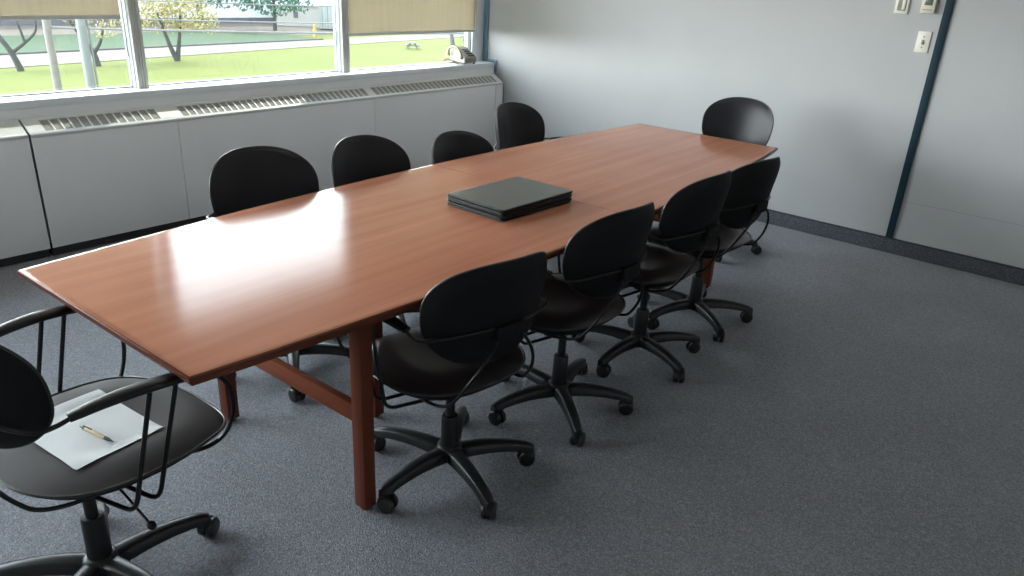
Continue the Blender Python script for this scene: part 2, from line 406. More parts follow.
blind(1.235, 2.64, 1.095, 'tan roller blind hanging lowest, in the window beside the corner')

# ------------------------------------------------------------------ heater covers under the windows
def heater(name, x0, x1, grilles, joints, label, ends=False):
    root = empty(name, ((x0+x1)/2, 2.475, 0)); X = (x0+x1)/2
    bm = B(); eds = [x0]+joints+[x1]
    for a, b in zip(eds, eds[1:]):
        box(bm, a-X+.0015, b-X-.0015, 0, .012, .055, .672, bev=.0015)
    mesh_obj('front_panel', bm, 'heater', root)
    bm = B(); box(bm, x0-X+.004, x1-X-.004, .03, .10, 0, .055); mesh_obj('kick_plate', bm, 'dark', root)
    # sloping top with openings where the grilles sit
    y0, z0, y1, z1 = 0, .684, .120, .752
    d = Vector((0, y1-y0, z1-z0)); L = d.length; d.normalize(); nrm = Vector((0, -d.z, d.y))
    R = Matrix(((1, 0, 0, 0), (0, d.y, -d.z, y0), (0, d.z, d.y, z0), (0, 0, 0, 1)))
    bm = B(); s0, s1 = .022, .112
    box(bm, x0-X+.001, x1-X-.001, 0, s0, -.012, 0, mtx=R, bev=.002); box(bm, x0-X+.001, x1-X-.001, s1, L, -.012, 0, mtx=R)
    cuts = [x0+.001]
    for g in grilles: cuts += [g[0], g[1]]
    cuts.append(x1-.001)
    for a, b in zip(cuts[::2], cuts[1::2]): box(bm, a-X, b-X, s0, s1, -.012, 0, mtx=R)
    box(bm, x0-X+.001, x1-X-.001, 0, .01, .668, .684)
    for j in joints: box(bm, j-X-.001, j-X+.001, 0, L, 0, .0006, mtx=R)
    if ends: box(bm, x1-X-.012, x1-X, .0, .12, .0, .68)
    mesh_obj('top_plate', bm, 'heater_top', root)
    for a, b, pitch in grilles:
        bm = B(); n = round((b-a)/pitch)
        box(bm, a-X, b-X, s0, s1, -.012, -.005, mtx=R, mi=1)
        for i in range(1, n):
            x = a+(b-a)*i/n-X; box(bm, x-.0048, x+.0048, s0, s1, -.0055, -.0005, mtx=R)
        mesh_obj('grille', bm, ['heater_top', 'slot'], root)
    tag(root, label, 'heater cover')
heater('heater_cover', -1.068, 2.762, [(-.985, -.355, .048), (-.216, 1.239, .047), (1.307, 2.70, .050)], [-.266, 1.272, 2.66],
       'long grey heater cover under the windows with slotted grilles on top')
heater('heater_cover', XL+.02, -1.078, [(-4.3, -2.9, .05), (-2.6, -1.5, .05)], [-3.1],
       'plain grey end of the heater cover left of the black joint')

# ------------------------------------------------------------------ unseen glowing ceiling panels, added as fill light
em = bpy.data.materials.new('fill_panel_glow'); em.use_nodes = True
em.node_tree.nodes['Principled BSDF'].inputs['Emission Color'].default_value = (1, .97, .92, 1)
em.node_tree.nodes['Principled BSDF'].inputs['Emission Strength'].default_value = FILL_GLOW
M['fill_glow'] = em
for px in (-3.5, -.8, 1.75):
    for py in (.05, 1.65):
        root = empty('added_fill_panel', (px, py, ZC))
        bm = B(); box(bm, -.61, .61, -.31, .31, -.03, -.007, bev=.004); mesh_obj('frame', bm, 'frame', root)
        bm = B(); box(bm, -.57, .57, -.27, .27, -.034, -.0305); mesh_obj('glow_face', bm, 'fill_glow', root)
        tag(root, 'unseen glowing panel added as fill light above the meeting room', 'ceiling light', 'added fill panels')

# ------------------------------------------------------------------ devices on the far wall
def wall_box(name, y0, y1, z0, z1, t, m, label, cat):
    root = empty(name, (XW, (y0+y1)/2, z0))
    bm = B(); box(bm, -t, 0, y0-(y0+y1)/2, y1-(y0+y1)/2, 0, z1-z0, bev=min(.003, t/3)); mesh_obj('plate', bm, m, root)
    tag(root, label, cat); return root, (y1-y0)/2, z1-z0
r, hw, hh = wall_box('light_switch', -.860, -.785, 1.273, 1.394, .007, 'ivory', 'ivory light switch plate beside the dark vertical strip', 'light switch')
bm = B(); box(bm, -.0095, -.006, -.008, .008, hh/2-.014, hh/2+.014, bev=.001); box(bm, -.018, -.008, -.0045, .0045, hh/2-.012, hh/2+.002, bev=.002)
mesh_obj('toggle', bm, 'grime', r)
for dz in (.03, -.03):
    bm = B(); lathe(bm, [(.0045, -.0085), (.0045, -.005)], 10, (0, 0, hh/2+dz), 'x'); mesh_obj('screw', bm, 'grime', r)
r, hw, hh = wall_box('thermostat', -.846, -.769, 1.497, 1.63, .03, 'cream', 'cream wall thermostat with a green grey display above the light switch', 'thermostat')
bm = B(); box(bm, -.0315, -.029, -.022, .022, .045, .095, bev=.001); mesh_obj('display', bm, 'lcd', r)
bm = B(); box(bm, -.031, -.029, -.028, .028, .018, .022); mesh_obj('vent_slot', bm, 'grime', r)
r, hw, hh = wall_box('wall_plate', -.697, -.620, 1.484, 1.63, .012, 'ivory', 'worn metal framed wall plate left of the thermostat, at the top edge', 'wall plate')
bm = B(); box(bm, -.0135, -.011, -.024, .024, .018, .125, bev=.001); mesh_obj('recess', bm, 'grime', r)
bm = B(); box(bm, -.017, -.012, -.020, -.002, .024, .115, bev=.002); mesh_obj('slider', bm, 'ivory', r)

# ------------------------------------------------------------------ conference table
TR = .0278
table = empty('conference_table', (0, 0, 0), TR)
Lh, W0, W1, TZ = 3.659/2, .455, .562, .74
def half(x): return W0+(W1-W0)*(1-(x/Lh)**2)
def top_half(sgn):
    bm = B(); xs = [sgn*(.0014+(Lh-.0014)*i/14) for i in range(15)]
    prof = [(0.022, .0), (.006, -.0004), (.001, -.003), (0, -.008), (.001, -.014), (.012, -.030), (.028, -.034)]   # inset, drop
    def outline(ins):
        a = [Vector((x if abs(x) < Lh-1e-6 else sgn*(Lh-ins), half(x)-ins, 0)) for x in xs]
        b = [Vector((p.x, -p.y, 0)) for p in reversed(a)]
        return a+b
    rings = []
    for ins, dz in prof:
        rings.append([bm.verts.new((p.x, p.y, TZ+dz)) for p in outline(ins)])
    n = len(rings[0])
    for A, C in zip(rings, rings[1:]):
        for j in range(n): bm.faces.new((A[j], A[(j+1) % n], C[(j+1) % n], C[j]))
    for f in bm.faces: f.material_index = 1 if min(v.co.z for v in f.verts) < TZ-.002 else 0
    for R in (rings[0], rings[-1]):
        for j in range(n//2-1): bm.faces.new((R[j], R[j+1], R[n-2-j], R[n-1-j]))
    return mesh_obj('tabletop', bm, ['wood_x', 'wood_edge_shaded'], table, 30)
top_half(-1); top_half(1)
def leg(x, y, sx=.046, sy=.050):
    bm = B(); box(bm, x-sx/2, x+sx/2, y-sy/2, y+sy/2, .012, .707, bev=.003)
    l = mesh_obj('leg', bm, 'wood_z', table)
    bm = B(); lathe(bm, [(.015, 0), (.017, .003), (.017, .010), (.008, .012)], 14, (x, y, 0)); mesh_obj('glide', bm, 'black', l)
for s in (-1, 1):
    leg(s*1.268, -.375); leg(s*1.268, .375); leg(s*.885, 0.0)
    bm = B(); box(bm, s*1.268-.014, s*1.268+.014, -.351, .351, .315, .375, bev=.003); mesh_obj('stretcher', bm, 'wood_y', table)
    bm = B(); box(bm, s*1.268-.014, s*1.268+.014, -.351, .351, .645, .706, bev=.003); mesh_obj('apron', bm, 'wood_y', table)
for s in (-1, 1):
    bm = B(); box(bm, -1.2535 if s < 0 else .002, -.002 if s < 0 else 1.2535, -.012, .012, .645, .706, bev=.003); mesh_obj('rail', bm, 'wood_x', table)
tag(table, 'long boat-shaped reddish brown wooden meeting table with square legs', 'table')

# ------------------------------------------------------------------ chairs (f = forward +x, s = left +y)
def sup(a, n, A, Bb):
    c, s = math.cos(a), math.sin(a)
    return A*math.copysign(abs(c)**(2/n), c), Bb*math.copysign(abs(s)**(2/n), s)
BZC, BHH, BHW = .735, .169, .224
def back_pt(a, r, off):
    s, z = sup(a, 2.55, BHW, BHH)
    zn = z/BHH; s *= 1+.06*zn*(1-.3*zn)
    s *= r; z *= r
    f = -.232-z*.20+1.95*s*s
    nx, ns = 1.0, -3.9*s
    l = math.hypot(nx, ns)
    return Vector((f+off*nx/l, s+off*ns/l, BZC+z))
def disc_solid(bm, fn, front, rear, K=56, R=9, mi=0):
    """closed solid between two puffed discs; front(r), rear(r) give offsets"""
    rs = [(i/R)**.8 for i in range(1, R+1)]
    for side, prof in ((1, front), (-1, rear)):
        pass
    c1 = bm.verts.new(fn(0, 0, front(0))); c2 = bm.verts.new(fn(0, 0, rear(0)))
    F = [[bm.verts.new(fn(2*PI*k/K, r, front(r))) for k in range(K)] for r in rs]
    G = [[bm.verts.new(fn(2*PI*k/K, r, rear(r))) for k in range(K)] for r in rs]
    for k in range(K):
        q = (k+1) % K
        bm.faces.new((c1, F[0][k], F[0][q])); bm.faces.new((c2, G[0][q], G[0][k]))
        for i in range(R-1):
            bm.faces.new((F[i][k], F[i+1][k], F[i+1][q], F[i][q])); bm.faces.new((G[i][q], G[i+1][q], G[i+1][k], G[i][k]))
        bm.faces.new((F[-1][k], G[-1][k], G[-1][q], F[-1][q]))

SC = .082   # seat centre forward of the column
def seat_pt(a, r, off):
    f, s = sup(a, 2.5, .266, .256)
    f *= r; s *= r
    if f > 0: s *= 1-.04*(f/.262)
    z = .462-.035*max(0, (f-.10)/.16)**2*1.0+.012*max(0, (-f-.12)/.14)**2+.012*(abs(s)/.26)**2
    return Vector((SC+f, s, z+off))

def make_chair():
    root = empty('swivel_chair', (0, 0, 0))
    # back: cushion in front, plastic shell behind, welt between
    bm = B(); disc_solid(bm, back_pt, lambda r: .020*(1-r**5)+.004*r, lambda r: -.001)
    back = mesh_obj('backrest', bm, 'vinyl', root, 60)
    bm = B(); disc_solid(bm, back_pt, lambda r: -.0015, lambda r: -.004-.020*(1-min(1, r/.99)**7))
    mesh_obj('back_shell', bm, 'shell', back, 60)
    bm = B(); tube(bm, [back_pt(2*PI*k/72, 1.0, .001) for k in range(72)], .0042, 7, closed=True); mesh_obj('welt', bm, 'pipe', back)
    # seat
    bm = B(); disc_solid(bm, seat_pt, lambda r: .026*(1-r**4)-.012*(1-min(1, r/.6)**2) if r < .6 else .026*(1-r**4), lambda r: -.002)
    seat = mesh_obj('seat', bm, 'vinyl_seat', root, 60)
    bm = B(); disc_solid(bm, seat_pt, lambda r: -.0025, lambda r: -.006-.054*(1-min(1, r/.985)**6))
    mesh_obj('seat_shell', bm, 'shell', seat, 60)
    bm = B(); tube(bm, [seat_pt(2*PI*k/72, 1.003, .0) for k in range(72)], .0045, 7, closed=True); mesh_obj('welt', bm, 'pipe', seat)
    # mechanism
    bm = B(); box(bm, -.09, .09, -.065, .065, .392, .418, bev=.006); lathe(bm, [(.033, .375), (.036, .40)], 16)
    mech = mesh_obj('tilt_mechanism', bm, 'rod', root)
    bm = B(); tube(bm, [(.02, -.05, .398), (.02, -.16, .385), (.015, -.285, .362)], .0035, 6)
    lathe(bm, [(.004, -.012), (.009, -.008), (.011, 0), (.009, .008), (.004, .012)], 12, (.0145, -.293, .361), 'y')
    mesh_obj('height_lever', bm, 'rod', mech)
    # rod behind the back that runs on into the armrests
    pts = [(-.085, -.246, .690), (-.125, -.250, .685), (-.160, -.236, .681), (-.196, -.180, .686), (-.236, -.09, .698), (-.250, 0, .701)]
    pts = pts+[(f, -q, z) for f, q, z in pts[-2::-1]]
    bm = B(); tube(bm, spline(pts, 6), .0055, 8); mesh_obj('back_frame', bm, 'rod', root)
    bm = B(); box(bm, -.262, -.228, -.050, .050, .655, .706, bev=.003)
    br = mesh_obj('back_bracket', bm, 'shell', root)
    for q in (-.03, .03):
        bm = B(); lathe(bm, [(.0045, -.2645), (.0045, -.261)], 10, (0, q, .678), 'x'); mesh_obj('bolt', bm, 'rod', br)
    for q in (-1, 1):
        bm = B()
        tube(bm, spline([(-.252, q*.042, .672), (-.262, q*.062, .645), (-.252, q*.098, .59), (-.226, q*.128, .528), (-.194, q*.142, .474), (-.160, q*.152, .440), (-.10, q*.160, .422), (-.02, q*.155, .410)], 6), .0055, 8)
        mesh_obj('back_strut', bm, 'rod', root)
    # arms
    for q in (-1, 1):
        bm = B()
        ap = spline([(-.095, q*.244, .690), (-.03, q*.256, .701), (.05, q*.266, .705), (.13, q*.272, .700), (.19, q*.275, .688), (.236, q*.276, .667)], 5)
        def prof(t):
            w = .008+.015*math.sin(PI*min(1, .12+t*.88))**.7*(1-.25*t); h = .0075+.005*math.sin(PI*min(1, t+.05)); k = 14
            return [(w*math.copysign(abs(math.cos(2*PI*i/k))**.8, math.cos(2*PI*i/k)), h*math.copysign(abs(math.sin(2*PI*i/k))**.9, math.sin(2*PI*i/k))) for i in range(k)]
        sweep(bm, ap, prof)
        arm = mesh_obj('armrest', bm, 'arm', root, 60)
        bm = B()
        # front hook running from the pad nose down to the seat pan
        tube(bm, spline([(.21, q*.275, .678), (.242, q*.275, .656), (.266, q*.273, .612), (.272, q*.268, .55), (.262, q*.260, .503), (.242, q*.246, .468), (.215, q*.222, .443), (.185, q*.185, .426)], 5), .006, 8)
        mesh_obj('front_hook', bm, 'rod', arm)
        for ft, fb, fi in ((.075, .0, -.045), (.135, .058, .02)):
            bm = B()
            tube(bm, round_path([(ft, q*(.258+.10*ft), .700), (fb, q*.258, .388), (fi, q*.115, .399), (fi-.012, q*.04, .402)], .035), .006, 8)
            mesh_obj('arm_strut', bm, 'rod', arm)
    # column
    bm = B(); lathe(bm, [(.030, .085), (.031, .10), (.029, .235), (.026, .242), (.019, .243)], 24); lathe(bm, [(.016, .20), (.016, .385)], 20)
    mesh_obj('gas_column', bm, 'arm', root)
    # star base
    bm = B(); lathe(bm, [(.018, .045), (.030, .055), (.044, .072), (.047, .098), (.040, .112), (.031, .116)], 30)
    for k in range(5):
        a = 2*PI*k/5; R = Matrix.Rotation(a, 4, 'Z'); rings = []
        for i in range(13):
            t = i/12; x = .025+.272*t
            zt = .106+.010*math.sin(PI*t*.9)-.026*t*t; wd = .027-.010*t; hh = .044-.016*t+(.010 if t > .9 else 0)
            if i == 12: zt -= .005; wd -= .003
            sec = [(-wd, -hh), (-wd*.95, -.006), (-wd*.7, -.001), (0, .002), (wd*.7, -.001), (wd*.95, -.006), (wd, -hh), (wd*.55, -hh+.003), (-wd*.55, -hh+.003)]
            rings.append([bm.verts.new(R @ Vector((x, y, zt+z))) for y, z in sec])
        for A, C in zip(rings, rings[1:]):
            for j in range(len(A)): bm.faces.new((A[j], A[(j+1) % len(A)], C[(j+1) % len(A)], C[j]))
        bm.faces.new(rings[0]); bm.faces.new(rings[-1][::-1])
    base = mesh_obj('star_base', bm, 'base', root, 50)
    rnd = random.Random(3)
    for k in range(5):
        a = 2*PI*k/5; sw = (k*1.9+.6)
        c = Vector((.285*math.cos(a), .285*math.sin(a), 0)); R = Matrix.Translation(c) @ Matrix.Rotation(sw, 4, 'Z') @ Matrix.Translation((.012, 0, 0))
        bm = B(); lathe(bm, [(.0055, .03), (.0055, .068)], 10, (-.012, 0, 0))
        for sg in (-1, 1):
            lathe(bm, [(.014, .0255*sg), (.025, .0235*sg), (.0292, .018*sg), (.0295, .009*sg), (.027, .0055*sg)], 22, (0, 0, .0295), 'y')
        # hood over the two wheels
        hr = []
        for i in range(9):
            q = PI*(.02+.72*i/8); hr.append([(-.032*math.cos(q), y, .0295+.032*math.sin(q)) for y in (-.0045, .0045)]+[(-.020*math.cos(q), y, .0295+.020*math.sin(q)) for y in (.0045, -.0045)])
        vr = [[bm.verts.new(p) for p in h] for h in hr]
        for A, C in zip(vr, vr[1:]):
            for j in range(4): bm.faces.new((A[j], A[(j+1) % 4], C[(j+1) % 4], C[j]))
        bm.faces.new(vr[0]); bm.faces.new(vr[-1][::-1])
        for v in bm.verts: v.co = R @ v.co
        mesh_obj('caster', bm, 'tyre', base, 35)
    return root

proto = make_chair()
#   hub x, y, facing (deg), base turn (deg, world), back lift, label
chairs = [
 (-.952, -.497, 81, 34, -.025, 0, 'black swivel chair on the near side, beside the front right table leg'),
 (-.342, -.505, 87, 15, -.015, .015, 'second black swivel chair along the near side of the table'),
 (.280, -.503, 90, 33, -.015, .025, 'third black swivel chair on the near side, between two others'),
 (.850, -.489, 83, 17, -.018, .003, 'black swivel chair on the near side closest to the head of the table'),
 (1.962, -.032, 184, -72, -.015, .045, 'black swivel chair at the far head of the table before the grey wall'),
 (-1.950, -.152, 3, -4, 0.0, .02, 'black swivel chair in the left foreground with papers on its seat'),
 (-.868, .524, -99, -124, -.018, .004, 'black swivel chair on the window side nearest the left end'),
 (-.277, .536, -90, 20, -.040, 0, 'second black swivel chair from the left on the window side'),
 (.287, .480, -91, 50, -.078, 0, 'third swivel chair on the window side, the one showing least above the tabletop'),
 (.981, .669, -87, 10, -.022, .002, 'black swivel chair on the window side nearest the room corner'),
]
for i, (x, y, a, ba, dz, bl, lab) in enumerate(chairs):
    o = proto if i == 0 else copy_tree(proto)
    o.location = (x, y, 0); o.rotation_euler = (0, 0, math.radians(a))
    tag(o, lab, 'office chair', 'black swivel chairs around the meeting table')
    for ch in kids(o):
        n = ch.name.split('.')[0]
        if n == 'star_base': ch.rotation_euler = (0, 0, math.radians(ba-a))
        elif n == 'gas_column': ch.scale.z = 1+dz/.385
        else: ch.location.z = dz+(bl if n == 'backrest' else 0)
        if n in ('star_base', 'gas_column'):            # bases rolled a little off the seat centre
            ox, oy = {0: (.016, .028), 1: (.010, .018), 2: (.008, .014), 3: (.004, .012)}.get(i, (0, 0)); ar = math.radians(a)
            ch.location.x, ch.location.y = ox*math.cos(ar)+oy*math.sin(ar), -ox*math.sin(ar)+oy*math.cos(ar)
        if i == 5 and n == 'backrest': ch.rotation_euler = (0, 0, math.radians(4))
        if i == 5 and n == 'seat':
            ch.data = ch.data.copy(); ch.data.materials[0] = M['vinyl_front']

# ------------------------------------------------------------------ papers and pen on the foreground chair
ph = random.Random(5)
PZ = .4835
def seat_top(f, s_):
    f -= SC; tp = 1-(.04*f/.262 if f > 0 else 0)
    r = (abs(f/.266)**2.5+abs(s_/(.256*tp))**2.5)**.4
    if r > 1: return .40
    z = .462-.035*max(0, (f-.10)/.16)**2+.012*max(0, (-f-.12)/.14)**2+.012*(abs(s_)/.26)**2
    return z+.026*(1-r**4)-(.012*(1-(r/.6)**2) if r < .6 else 0)
for i, (cx, cy, rot, lab) in enumerate(((-1.912, -.130, 95.5, 'lower white sheet of paper peeking out on the foreground chair seat'), (-1.914, -.136, 97, 'upper white sheet of paper under the pen on the chair seat'))):
    root = B(); nx, ny = 14, 18
    g = [[None]*(ny+1) for _ in range(nx+1)]
    Rm = Matrix.Translation((cx, cy, 0)) @ Matrix.Rotation(math.radians(rot), 4, 'Z')
    lv = []
    for layer in (0, 1):
        gg = []
        for a in range(nx+1):
            row = []
            for b in range(ny+1):
                u, v = (b/ny-.5)*.295, (a/nx-.5)*.222
                p = Rm @ Vector((u, v, 0))
                fx, sy = p.x+1.95-SC, p.y+.15
                ca, sa = math.cos(math.radians(3)), math.sin(math.radians(3)); dx, dy = p.x+1.95, p.y+.152
                fl, sl_ = dx*ca+dy*sa, -dx*sa+dy*ca
                z = max(seat_top(fl, sl_), .484)+.0016+.0012*i-.0006*layer+.0008*(1+math.sin(u*14)*math.cos(v*17))*(1-layer*0)
                row.append(root.verts.new((p.x, p.y, z)))
            gg.append(row)
        lv.append(gg)
    for a in range(nx):
        for b in range(ny):
            for gg in lv: root.faces.new((gg[a][b], gg[a+1][b], gg[a+1][b+1], gg[a][b+1]))
    per = [(a, 0) for a in range(nx+1)]+[(nx, b) for b in range(1, ny+1)]+[(a, ny) for a in range(nx-1, -1, -1)]+[(0, b) for b in range(ny-1, 0, -1)]
    for k in range(len(per)):
        (a, b), (c, d) = per[k], per[(k+1) % len(per)]
        root.faces.new((lv[0][a][b], lv[0][c][d], lv[1][c][d], lv[1][a][b]))
    o = mesh_obj('sheet_of_paper', root, 'paper', None, 30)
    tag(o, lab, 'paper', 'papers on the foreground chair')
pen = empty('ballpoint_pen', (-1.915, -.186, PZ+.0105), math.atan2(-.135, .027))
bm = B(); lathe(bm, [(.0042, -.040), (.0048, -.038), (.0048, .034), (.0044, .036)], 14, (0, 0, 0), 'x'); mesh_obj('barrel', bm, 'kraft', pen)
bm = B(); lathe(bm, [(.0046, .036), (.0046, .048), (.0022, .060), (.001, .068)], 14, (0, 0, 0), 'x'); mesh_obj('pen_tip', bm, 'black', pen)
bm = B(); lathe(bm, [(.0046, -.048), (.0048, -.040)], 14, (0, 0, 0), 'x'); lathe(bm, [(.0024, -.060), (.003, -.058), (.003, -.048)], 10, (0, 0, 0), 'x')
mesh_obj('push_button', bm, 'black', pen)
bm = B(); box(bm, -.046, -.014, -.0016, .0016, .0056, .0068, bev=.0004); box(bm, -.046, -.042, -.0016, .0016, .002, .0068); mesh_obj('clip', bm, 'black', pen)
tag(pen, 'kraft brown ballpoint pen with black tip lying on the paper', 'pen')

# ------------------------------------------------------------------ stack of desk pads on the table
offs = [(-.003, .003, .6, .0075), (-.007, -.003, -.7, .0085), (.002, .003, .7, .0095), (-.006, -.002, -.6, .0080), (-.001, 0, 0, .0085)]
labs = ['lowest black desk pad in the stack, lying on the table', 'second black desk pad from the bottom of the stack', 'middle black desk pad of the stack',
        'black desk pad just under the top one', 'topmost black desk pad with rounded corners, on top of the stack']
z = .7402
for k, (dx, dy, rot, t) in enumerate(offs):
    hx, hy, rc = .221, .152, .018
    def outl(ins):
        o = []
        for (sx, sy, a0) in ((1, 1, 0), (-1, 1, 90), (-1, -1, 180), (1, -1, 270)):
            for i in range(6):
                a = math.radians(a0+18*i); o.append((sx*(hx-rc)+(rc-ins)*math.cos(a), sy*(hy-rc)+(rc-ins)*math.sin(a)))
        return o
    bm = B(); prof = [(.006, 0), (.001, .0012), (0, t*.45), (.001, t-.0018), (.004, t-.0006), (.012, t-.0004)]
    rings = [[bm.verts.new((x, y, zz)) for x, y in outl(ins)] for ins, zz in prof]
    n = len(rings[0])
    for A, C in zip(rings, rings[1:]):
        for j in range(n): bm.faces.new((A[j], A[(j+1) % n], C[(j+1) % n], C[j]))
    bm.faces.new(rings[0]); bm.faces.new(rings[-1][::-1])
    for f in bm.faces: f.material_index = 0 if min(v.co.z for v in f.verts) > t-.0012 else 1
    o = mesh_obj('desk_pad', bm, ['pad', 'pad_edge'], None, 35)
    o.location = (-.215+dx, -.100+dy, z); o.rotation_euler = (0, 0, math.radians(-1.2+rot)); z += t+.0008
    tag(o, labs[k], 'desk pad', 'stack of black desk pads on the table')

# ------------------------------------------------------------------ telephone on the sill
tel = empty('desk_telephone', (2.47, 2.69, .8425), math.radians(-93))
bm = B(); vs = []
for y in (-.075, .075):
    vs.append([bm.verts.new((x, y, zz)) for x, zz in ((-.10, .012), (.085, .012), (.085, .055), (-.05, .135), (-.10, .125))])
for j in range(5): bm.faces.new((vs[0][j], vs[0][(j+1) % 5], vs[1][(j+1) % 5], vs[1][j]))
bm.faces.new(vs[0]); bm.faces.new(vs[1][::-1])
bmesh.ops.bevel(bm, geom=list(bm.edges), offset=.005, segments=2, affect='EDGES')
mesh_obj('body', bm, 'phone', tel)
bm = B(); sl = math.atan2(.06, -.17)
for i in range(4):
    for j in range(3):
        cx = .062-.026*i; zz = .055+(.085-cx)*(.08/.135)
        box(bm, cx-.009, cx+.009, -.005+.024*j-.009, -.005+.024*j+.009, zz-.003, zz+.005, bev=.002)
mesh_obj('keypad', bm, 'black', tel)
bm = B(); box(bm, .0855, .088, -.062, .062, .018, .048, bev=.001); mesh_obj('front_face', bm, 'grime', tel)
bm = B()
for sx in (-1, 1):
    for sy in (-1, 1): lathe(bm, [(.008, 0), (.008, .013)], 10, (sx*.072-.008, sy*.06, 0))
mesh_obj('rubber_foot', bm, 'black', tel)
bm = B()
tube(bm, spline([(-.09, -.105, .06), (-.09, -.105, .105), (-.04, -.104, .138), (.02, -.104, .132), (.07, -.106, .09), (.078, -.108, .045)], 6), lambda t: .011+.009*abs(2*t-1)**3, 12)
mesh_obj('handset', bm, 'beige', tel)
bm = B(); hp = []
for i in range(260):
    t = i/259; a = t*2*PI*26
    ce = Vector((.09-.20*t, -.150-.02*math.sin(t*PI), .012+.028*math.sin(t*PI)))
    hp.append(ce+Vector((0, .0075*math.cos(a), .0075*math.sin(a))))
tube(bm, hp, .0018, 5); mesh_obj('coiled_cord', bm, 'beige', tel)
tag(tel, 'old ivory desk telephone with keypad on the window sill by the corner', 'telephone')

# ------------------------------------------------------------------ outdoors, one storey below
GZ = -4.2
def quadstrip(name, pts, z, m, thick=.05):
    bm = B(); t = [bm.verts.new((x, y, z)) for x, y in pts]; b = [bm.verts.new((x, y, z-thick)) for x, y in pts]
    bm.faces.new(t); bm.faces.new(b[::-1]); n = len(pts)
    for i in range(n): bm.faces.new((t[i], t[(i+1) % n], b[(i+1) % n], b[i]))
    return struct(name, bm, m, 0)
quadstrip('ground_lawn', [(-60, 3.2), (120, 3.2), (120, 120), (-60, 120)], GZ, 'grass')
quadstrip('ground_road', [(-60, 42.3+.0), (11, 42.4), (30, 45.0), (50, 47.4), (120, 55), (120, 62), (60, 52.0), (36, 49.2), (12, 47.6), (-60, 46)], GZ+.03, 'road', .03)
quadstrip('ground_far_lawn', [(-60, 46.3), (12, 47.9), (36, 49.5), (36, 52.5), (30, 58.2), (-60, 58.2)], GZ+.04, 'grass2', .04)
quadstrip('ground_path', [(-60, 58.4), (30, 58.4), (37, 53), (60, 56), (120, 66), (120, 80), (-60, 80)], GZ+.025, 'road', .03)
bm = B(); tube(bm, [(-60, 46.15, GZ+.06), (12, 47.75, GZ+.06), (36, 49.35, GZ+.06)], .07, 6)
struct('ground_kerb', bm, 'kerb')

def crown(bm, cs, n, size, seed):
    rd = random.Random(seed)
    for c, rx, rz in cs:
        k = int(n*rx*rx*rz)
        for _ in range(k):
            d = Vector((rd.gauss(0, 1), rd.gauss(0, 1), rd.gauss(0, 1))).normalized()*(rd.random()**.4)
            p = Vector(c)+Vector((d.x*rx, d.y*rx, d.z*rz))
            u = Vector((rd.gauss(0, 1), rd.gauss(0, 1), rd.gauss(0, 1))).normalized(); v = u.orthogonal().normalized()
            s = size*(.6+rd.random()*.8); w_ = u.cross(v)
            bm.faces.new([bm.verts.new(p+v*s+w_*s*.0), bm.verts.new(p+w_*s*.5), bm.verts.new(p-v*s), bm.verts.new(p-w_*s*.5)])
def tree(name, x, y, limbs, cs, leafm, n, size, seed, label):
    root = empty(name, (x, y, GZ))
    bm = B()
    for pts, r0_, r1_ in limbs: tube(bm, spline(pts, 5), lambda t, a=r0_, b=r1_: a+(b-a)*t, 8)
    mesh_obj('trunk', bm, 'bark', root)
    bm = B(); crown(bm, cs, n, size, seed); mesh_obj('foliage', bm, leafm, root, 0)
    tag(root, label, 'tree', 'trees outside the windows')
# right and forward directions on the lawn, seen from the room
tree('young_tree', 20.0, 41.8, [([(0, 0, 0), (-.18, .1, .5), (-.45, .2, 1.5), (-.7, .3, 2.6)], .17, .06), ([(0, 0, 0), (.12, 0, .6), (.22, -.2, 1.6), (.35, -.3, 2.8)], .16, .06)],
     [((-.8, .5, 2.5), 1.2, .95), ((.8, -.6, 2.6), 1.5, 1.05), ((0, 0, 3.6), 1.7, 1.2), ((1.5, -1.0, 2.1), .75, .55), ((-1.3, .8, 2.2), .7, .6), ((.3, -.2, 1.9), .8, .4)], 'leaf_y', 300, .10, 1,
     'yellow green tree with a forked trunk, seen in the middle window')
tree('young_tree', 15.4, 41.5, [([(0, 0, 0), (-.1, .1, .7), (-.45, .2, 1.3), (-.9, .4, 2.3)], .19, .06), ([(-.1, .1, .6), (.25, -.1, 1.2), (.5, -.2, 2.0)], .11, .05)],
     [((.5, -.3, 2.1), .8, .7), ((-.6, .3, 2.7), .9, .7), ((1.2, -.8, 2.4), .6, .5), ((0, 0, 3.4), 1.2, .8)], 'leaf_y', 300, .10, 2,
     'young tree with a dark leaning trunk behind the grey steel post')
tree('young_tree', 11.5, 41.2, [([(.1, 0, 0), (-.15, .1, .9), (-.6, .3, 1.9), (-1.0, .4, 3.2)], .17, .07), ([(-.15, .1, .85), (.45, -.15, 1.35), (.95, -.35, 1.9), (1.0, -.4, 2.6)], .09, .04), ([(.45, -.15, 1.35), (.3, -.1, 2.3), (.1, 0, 3.2)], .07, .03)],
     [((-.6, .2, 3.1), .8, .5), ((.2, 0, 3.5), .9, .5), ((1.0, -.3, 3.0), .5, .4)], 'leaf_y', 110, .10, 3,
     'nearly bare forking tree at the left edge of the left window')
tree('shade_tree', 37.0, 57.3, [([(0, 0, 0), (.05, 0, 1.6), (0, 0, 4)], .17, .1)],
     [((0, 0, 3.0), 2.5, 1.9), ((-1.8, 1.1, 2.6), 1.5, 1.2), ((1.6, -1.0, 2.6), 1.5, 1.2)], 'leaf_g', 90, .18, 4,
     'round green shade tree in front of the white building, middle window')
